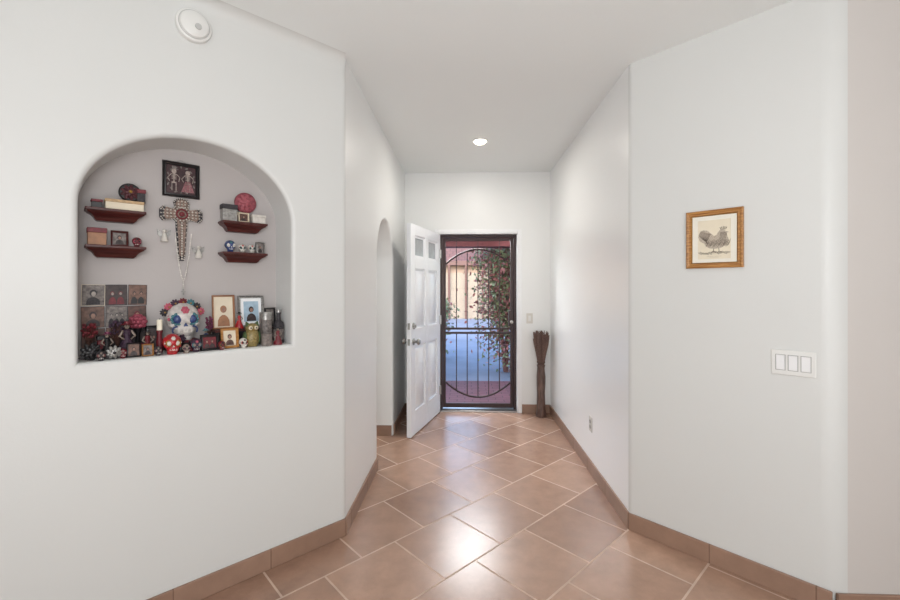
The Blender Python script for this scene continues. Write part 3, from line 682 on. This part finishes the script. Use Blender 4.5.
# ---- shelf contents
box_('keepsake_box','long cream keepsake box on mahogany shelf',.993,.175,ST,.135,.06,.045,CREAM,pm('gold_cream',(180,150,112),.5,ns=60,var=.2))
rd=MB().lathe([(0,0),(.038,0),(.041,.004),(.041,.014),(.036,.018),(0,.018)],28,0,T(-.005,.009,.041)@RX(pi/2))
rf=MB(); flower(rf,(-.005,-.010,.041),.034,0,1)
thing('round_carved_plaque','round black plaque with dark red flower relief','decorative plaque',NL(.968,.182,ST+.0452),[('plaque_disc',rd,BLACK),('flower_relief',rf,[pm('black_red',(74,32,38),.5,ns=90,var=.5),GOLD])])
box_('keepsake_box','dark patterned small box standing on keepsake box',.932,.182,ST+.0452,.03,.03,.06,CHAR,DRED)
box_('keepsake_box','small black trinket box on mahogany shelf',1.088,.175,ST,.035,.04,.038,BLACK,DRED)
box_('keepsake_box','dark red and tan leather keepsake box on shelf',1.088,.175,SB,.062,.055,.073,TAN,DRED)
photo_frame(1.010,.172,SB,.062,.068,MAHOG,GREYP,'tiny brown framed photograph on shelf',1,.14,bar=.008)
skull(.948,.175,SB,.045,DRED,BLACK,PINK,'tiny dark red painted skull on shelf')
box_('tin_box','grey patterned metal tin on mahogany shelf',.565,.175,ST,.068,.05,.085,SILVER,CHAR,cat='tin')
box_('keepsake_box','small white gift box on mahogany shelf',.425,.170,ST,.066,.055,.046,BONE,BONE)
photo_frame(.498,.160,ST,.052,.05,CREAM,BROWN,'tiny cream framed photograph on shelf',1,.1,bar=.006)
box_('keepsake_box','narrow brown book shaped box lying on shelf',.495,.196,ST,.060,.03,.055,BROWN,CREAM)
rd=MB().lathe([(0,0),(.050,0),(.054,.004),(.054,.014),(.046,.02),(0,.02)],30,0,T(0,.008,.054)@RX(pi/2))
rf=MB(); flower(rf,(0,-.012,.054),.044,0,0,4)
thing('round_carved_plaque','round pink rose relief plaque standing on shelf items','decorative plaque',NL(.478,.196,ST+.0553),[('plaque_disc',rd,pm('muted_rose',(134,62,72),.5,ns=90,var=.2)),('flower_relief',rf,pm('muted_rose_relief',(160,82,92),.5,ns=90,var=.2))])
skull(.560,.170,SB,.062,BLUE,BONE,BONE,'small cobalt blue painted skull on shelf',0,TEAL)
skull(.503,.170,SB,.046,BONE,BLACK,TEAL,'small white painted skull on shelf',0,RED,'white skulls on the lower shelf')
skull(.455,.172,SB,.046,BONE,BLACK,TEAL,'small white painted skull on shelf',0,RED,'white skulls on the lower shelf')
photo_frame(.408,.180,SB,.045,.062,SILVER,GREYP,'tiny silver framed photograph on shelf',1,.1,bar=.006)
# ---------------------------------------------------------------- outdoors
PAV=brickmat('porch_pavers',(108,62,68),(94,52,58),(72,50,54),.20,.10,.006,(0,0,0),(0,0,0),rough=.7,bump=.3)
p=mesh(MB().b2(-2.5,3,4.86+THK,6.6,-.14,-.02),'porch_floor',PAV); struct(p,'brick red paver porch floor','floor')
p=mesh(MB().b2(-30,30,6.6,34,-.2,-.05),'driveway',pm('concrete',(122,128,142),.85,ns=2,var=.1,bump=.2)); struct(p,'grey concrete driveway','ground')
STUC=pm('salmon_stucco',(138,118,104),.9,ns=30,var=.08,bump=.3)
REDW=pm('red_beam',(100,48,50),.7,ns=20,var=.12)
b1_=MB().b2(-2.6,3.4,6.35,6.6,2.04,2.62)
pb=MB().b2(-2.6,3.4,5.10,6.6,2.62,2.72)
pc=MB().b2(-1.5,-1.2,6.35,6.6,-.02,2.04); pc2=MB().b2(2.2,2.5,6.35,6.6,-.02,2.04)
thing('porch_roof','dark red beamed porch cover over the entry','porch',I4,[('beam',b1_,REDW),('roof_slab',pb,REDW),('column',pc,STUC),('column',pc2,STUC)])
hb=MB().b2(-12,12,20.5,26,-.05,2.7)
rf=MB(); rf.add([(-12.5,20.1,2.65),(12.5,20.1,2.65),(12.5,24,4.3),(-12.5,24,4.3),(-12.5,27,2.65),(12.5,27,2.65)],[(0,1,2,3),(3,2,5,4),(0,3,4),(1,5,2),(0,4,5,1)])
gd=MB().b2(-1.0,1.6,20.42,20.5,-.05,2.15)
gd.b2(-1.0,1.6,20.40,20.42,.7,.74).b2(-1.0,1.6,20.40,20.42,1.4,1.44)
ROOF=brickmat('clay_roof',(112,76,68),(100,68,62),(76,56,52),.3,.4,.02,(0,0,0),(0,0,0),rough=.8)
CST=pm('column_stucco',(144,128,114),.9,ns=30,var=.08)
parts=[('house_walls',hb,STUC),('roof',rf,ROOF),('garage_door',gd,pm('beige_garage',(132,120,106),.6,var=.08)),('fascia',MB().b2(-12,12,20.1,20.2,2.5,2.7),pm('fascia_brown',(92,66,60),.7,var=.1))]
POST=pm('brown_post',(86,58,50),.7,var=.15)
for x in(-1.55,-.75,.05,.85,1.65,2.5): parts.append(('post',MB().b2(x-.05,x+.05,20.1,20.2,-.05,2.5),POST))
parts.append(('window',MB().b2(-2.6,-1.7,20.44,20.5,.6,2.1),pm('dark_window',(60,56,60),.2,ns=10,var=.2)))
thing('neighbor_house','beige stucco house with dark posts and clay roof','house',I4,parts)
def tree(name,label,x,y,hh,rad,seed,nl,trunk=True,pink=.25,L0=.03,L1=.06):
    random.seed(seed); tr=MB(); lv=MB(); tips=[]
    for i in range(12 if trunk else 4):
        a=random.uniform(0,2*pi); r=rad*random.uniform(.2,.95)
        p=[(.06*math.cos(a),.06*math.sin(a),0),(r*.4*math.cos(a),r*.4*math.sin(a),hh*.3),(r*.8*math.cos(a+.3),r*.8*math.sin(a+.3),hh*.6),(r*math.cos(a+.5),r*math.sin(a+.5),hh*.95)]
        tr.tube(p,[.014,.012,.009,.004],7); m2=tuple((Vector(p[2])+Vector(p[3]))/2); tips+=[p[1],p[2],p[2],m2,m2,p[3],p[3],tuple((Vector(p[1])+Vector(p[2]))/2)]
        for k in range(6):
            b=Vector(p[k//2]).lerp(Vector(p[k//2+1]),.3+.4*(k%2)); c=b+Vector((random.uniform(-1,1),random.uniform(-1,1),random.uniform(-.2,.8)))*rad*.6
            tr.tube([b,(b+c)/2+Vector((0,0,.03)),c],[.007,.005,.0025],5); tips.append(tuple(c))
            if k>2: tips+= [tuple(c)]*2
    for i in range(nl):
        t=random.choice(tips); q_=Vector(t)+Vector([random.gauss(0,rad*.26) for _ in range(3)])
        if q_.z<.05: q_.z=.05+random.random()*.2
        M=T(*q_)@Matrix.Rotation(random.uniform(0,6.28),4,Vector((random.random(),random.random(),random.random()+.01)).normalized())
        L=random.uniform(L0,L1)
        lv.add([(-L,0,0),(0,-L*.5,.004),(L,0,0),(0,L*.5,.004)],[(0,1,2,3)],1 if random.random()<pink else 0,M)
    return thing(name,label,'plant',T(x,y,-.05),[('branches',tr,pm('reddish_bark',(124,84,76),.8,ns=40,var=.2)),('foliage',lv,[pm('foliage_green',(128,138,100),.6,ns=9,var=.35),pm('bract_pink',(160,104,100),.6,ns=9,var=.35)])])
tree('bougainvillea','leafy reddish and green bougainvillea beside the porch',.74,7.5,2.3,.58,3,8000,True,.46,.025,.05)
tree('garden_shrub','small green shrub at driveway edge',-.62,8.8,1.05,.36,5,1300,False,.2)
# ---------------------------------------------------------------- lights, world, camera
def area(name,loc,target,sx,sy,power,col=(1,1,1)):
    l=bpy.data.lights.new(name,'AREA'); l.shape='RECTANGLE'; l.size=sx; l.size_y=sy; l.energy=power; l.color=col
    o=bpy.data.objects.new(name,l); bpy.context.scene.collection.objects.link(o); o.location=loc
    o.rotation_euler=(Vector(target)-Vector(loc)).to_track_quat('-Z','Y').to_euler(); return o
area('rear_fill',(.5,-3.3,1.9),(.2,3,1.3),4.5,1.6,26,(.99,.99,.99))  # fill added behind the camera; the back wall has no window
area('ceiling_fill',(0.4,-1.4,.3),(0.3,.8,2.74),4.0,2.6,92,(.985,.99,.995))  # unseen uplight added to imitate light bounced onto the ceiling
area('hall_fill',(.16,-.5,1.75),(.25,4.8,1.95),.9,.6,29,(.98,.99,1))  # fill added behind the camera to brighten the hall
area('side_room_fill',(-1.6,4.0,2.70),(-1.6,4.0,0),.5,.5,20,(1,.99,.97))  # unseen fill added so the archway reads bright
area('porch_fill',(-.15,5.85,2.38),(.95,3.9,1.3),1.3,.5,88,(.97,.985,1))  # added out of sight under the porch roof to light the hall
l=bpy.data.lights.new('downlight','AREA'); l.shape='DISK'; l.size=.09; l.energy=10; l.color=(1,.95,.87)
o=bpy.data.objects.new('downlight',l); bpy.context.scene.collection.objects.link(o); o.location=(.136,3.82,H-.034)
s=bpy.data.lights.new('sun','SUN'); s.energy=3.3; s.angle=.01; s.color=(1,.97,.94)
o=bpy.data.objects.new('sun',s); bpy.context.scene.collection.objects.link(o); o.rotation_euler=Vector((.12,1,-.47)).to_track_quat('-Z','Y').to_euler()
wd=bpy.data.worlds.new('world'); bpy.context.scene.world=wd; wd.use_nodes=True; nt=wd.node_tree
sky=nt.nodes.new('ShaderNodeTexSky'); sky.sky_type='NISHITA'; sky.sun_disc=False; sky.sun_elevation=math.radians(30); sky.sun_rotation=pi
nt.links.new(sky.outputs['Color'],nt.nodes['Background'].inputs['Color']); nt.nodes['Background'].inputs['Strength'].default_value=.9
cam=bpy.data.cameras.new('camera'); co=bpy.data.objects.new('camera',cam); bpy.context.scene.collection.objects.link(co)
cam.sensor_width=36; cam.lens=36*425/900; cam.shift_y=-12/900; cam.clip_start=.05
co.location=(0,0,1.42); co.rotation_euler=(pi/2,0,math.radians(2))
sc=bpy.context.scene; sc.camera=co
sc.view_settings.view_transform='Standard'; sc.view_settings.look='None'
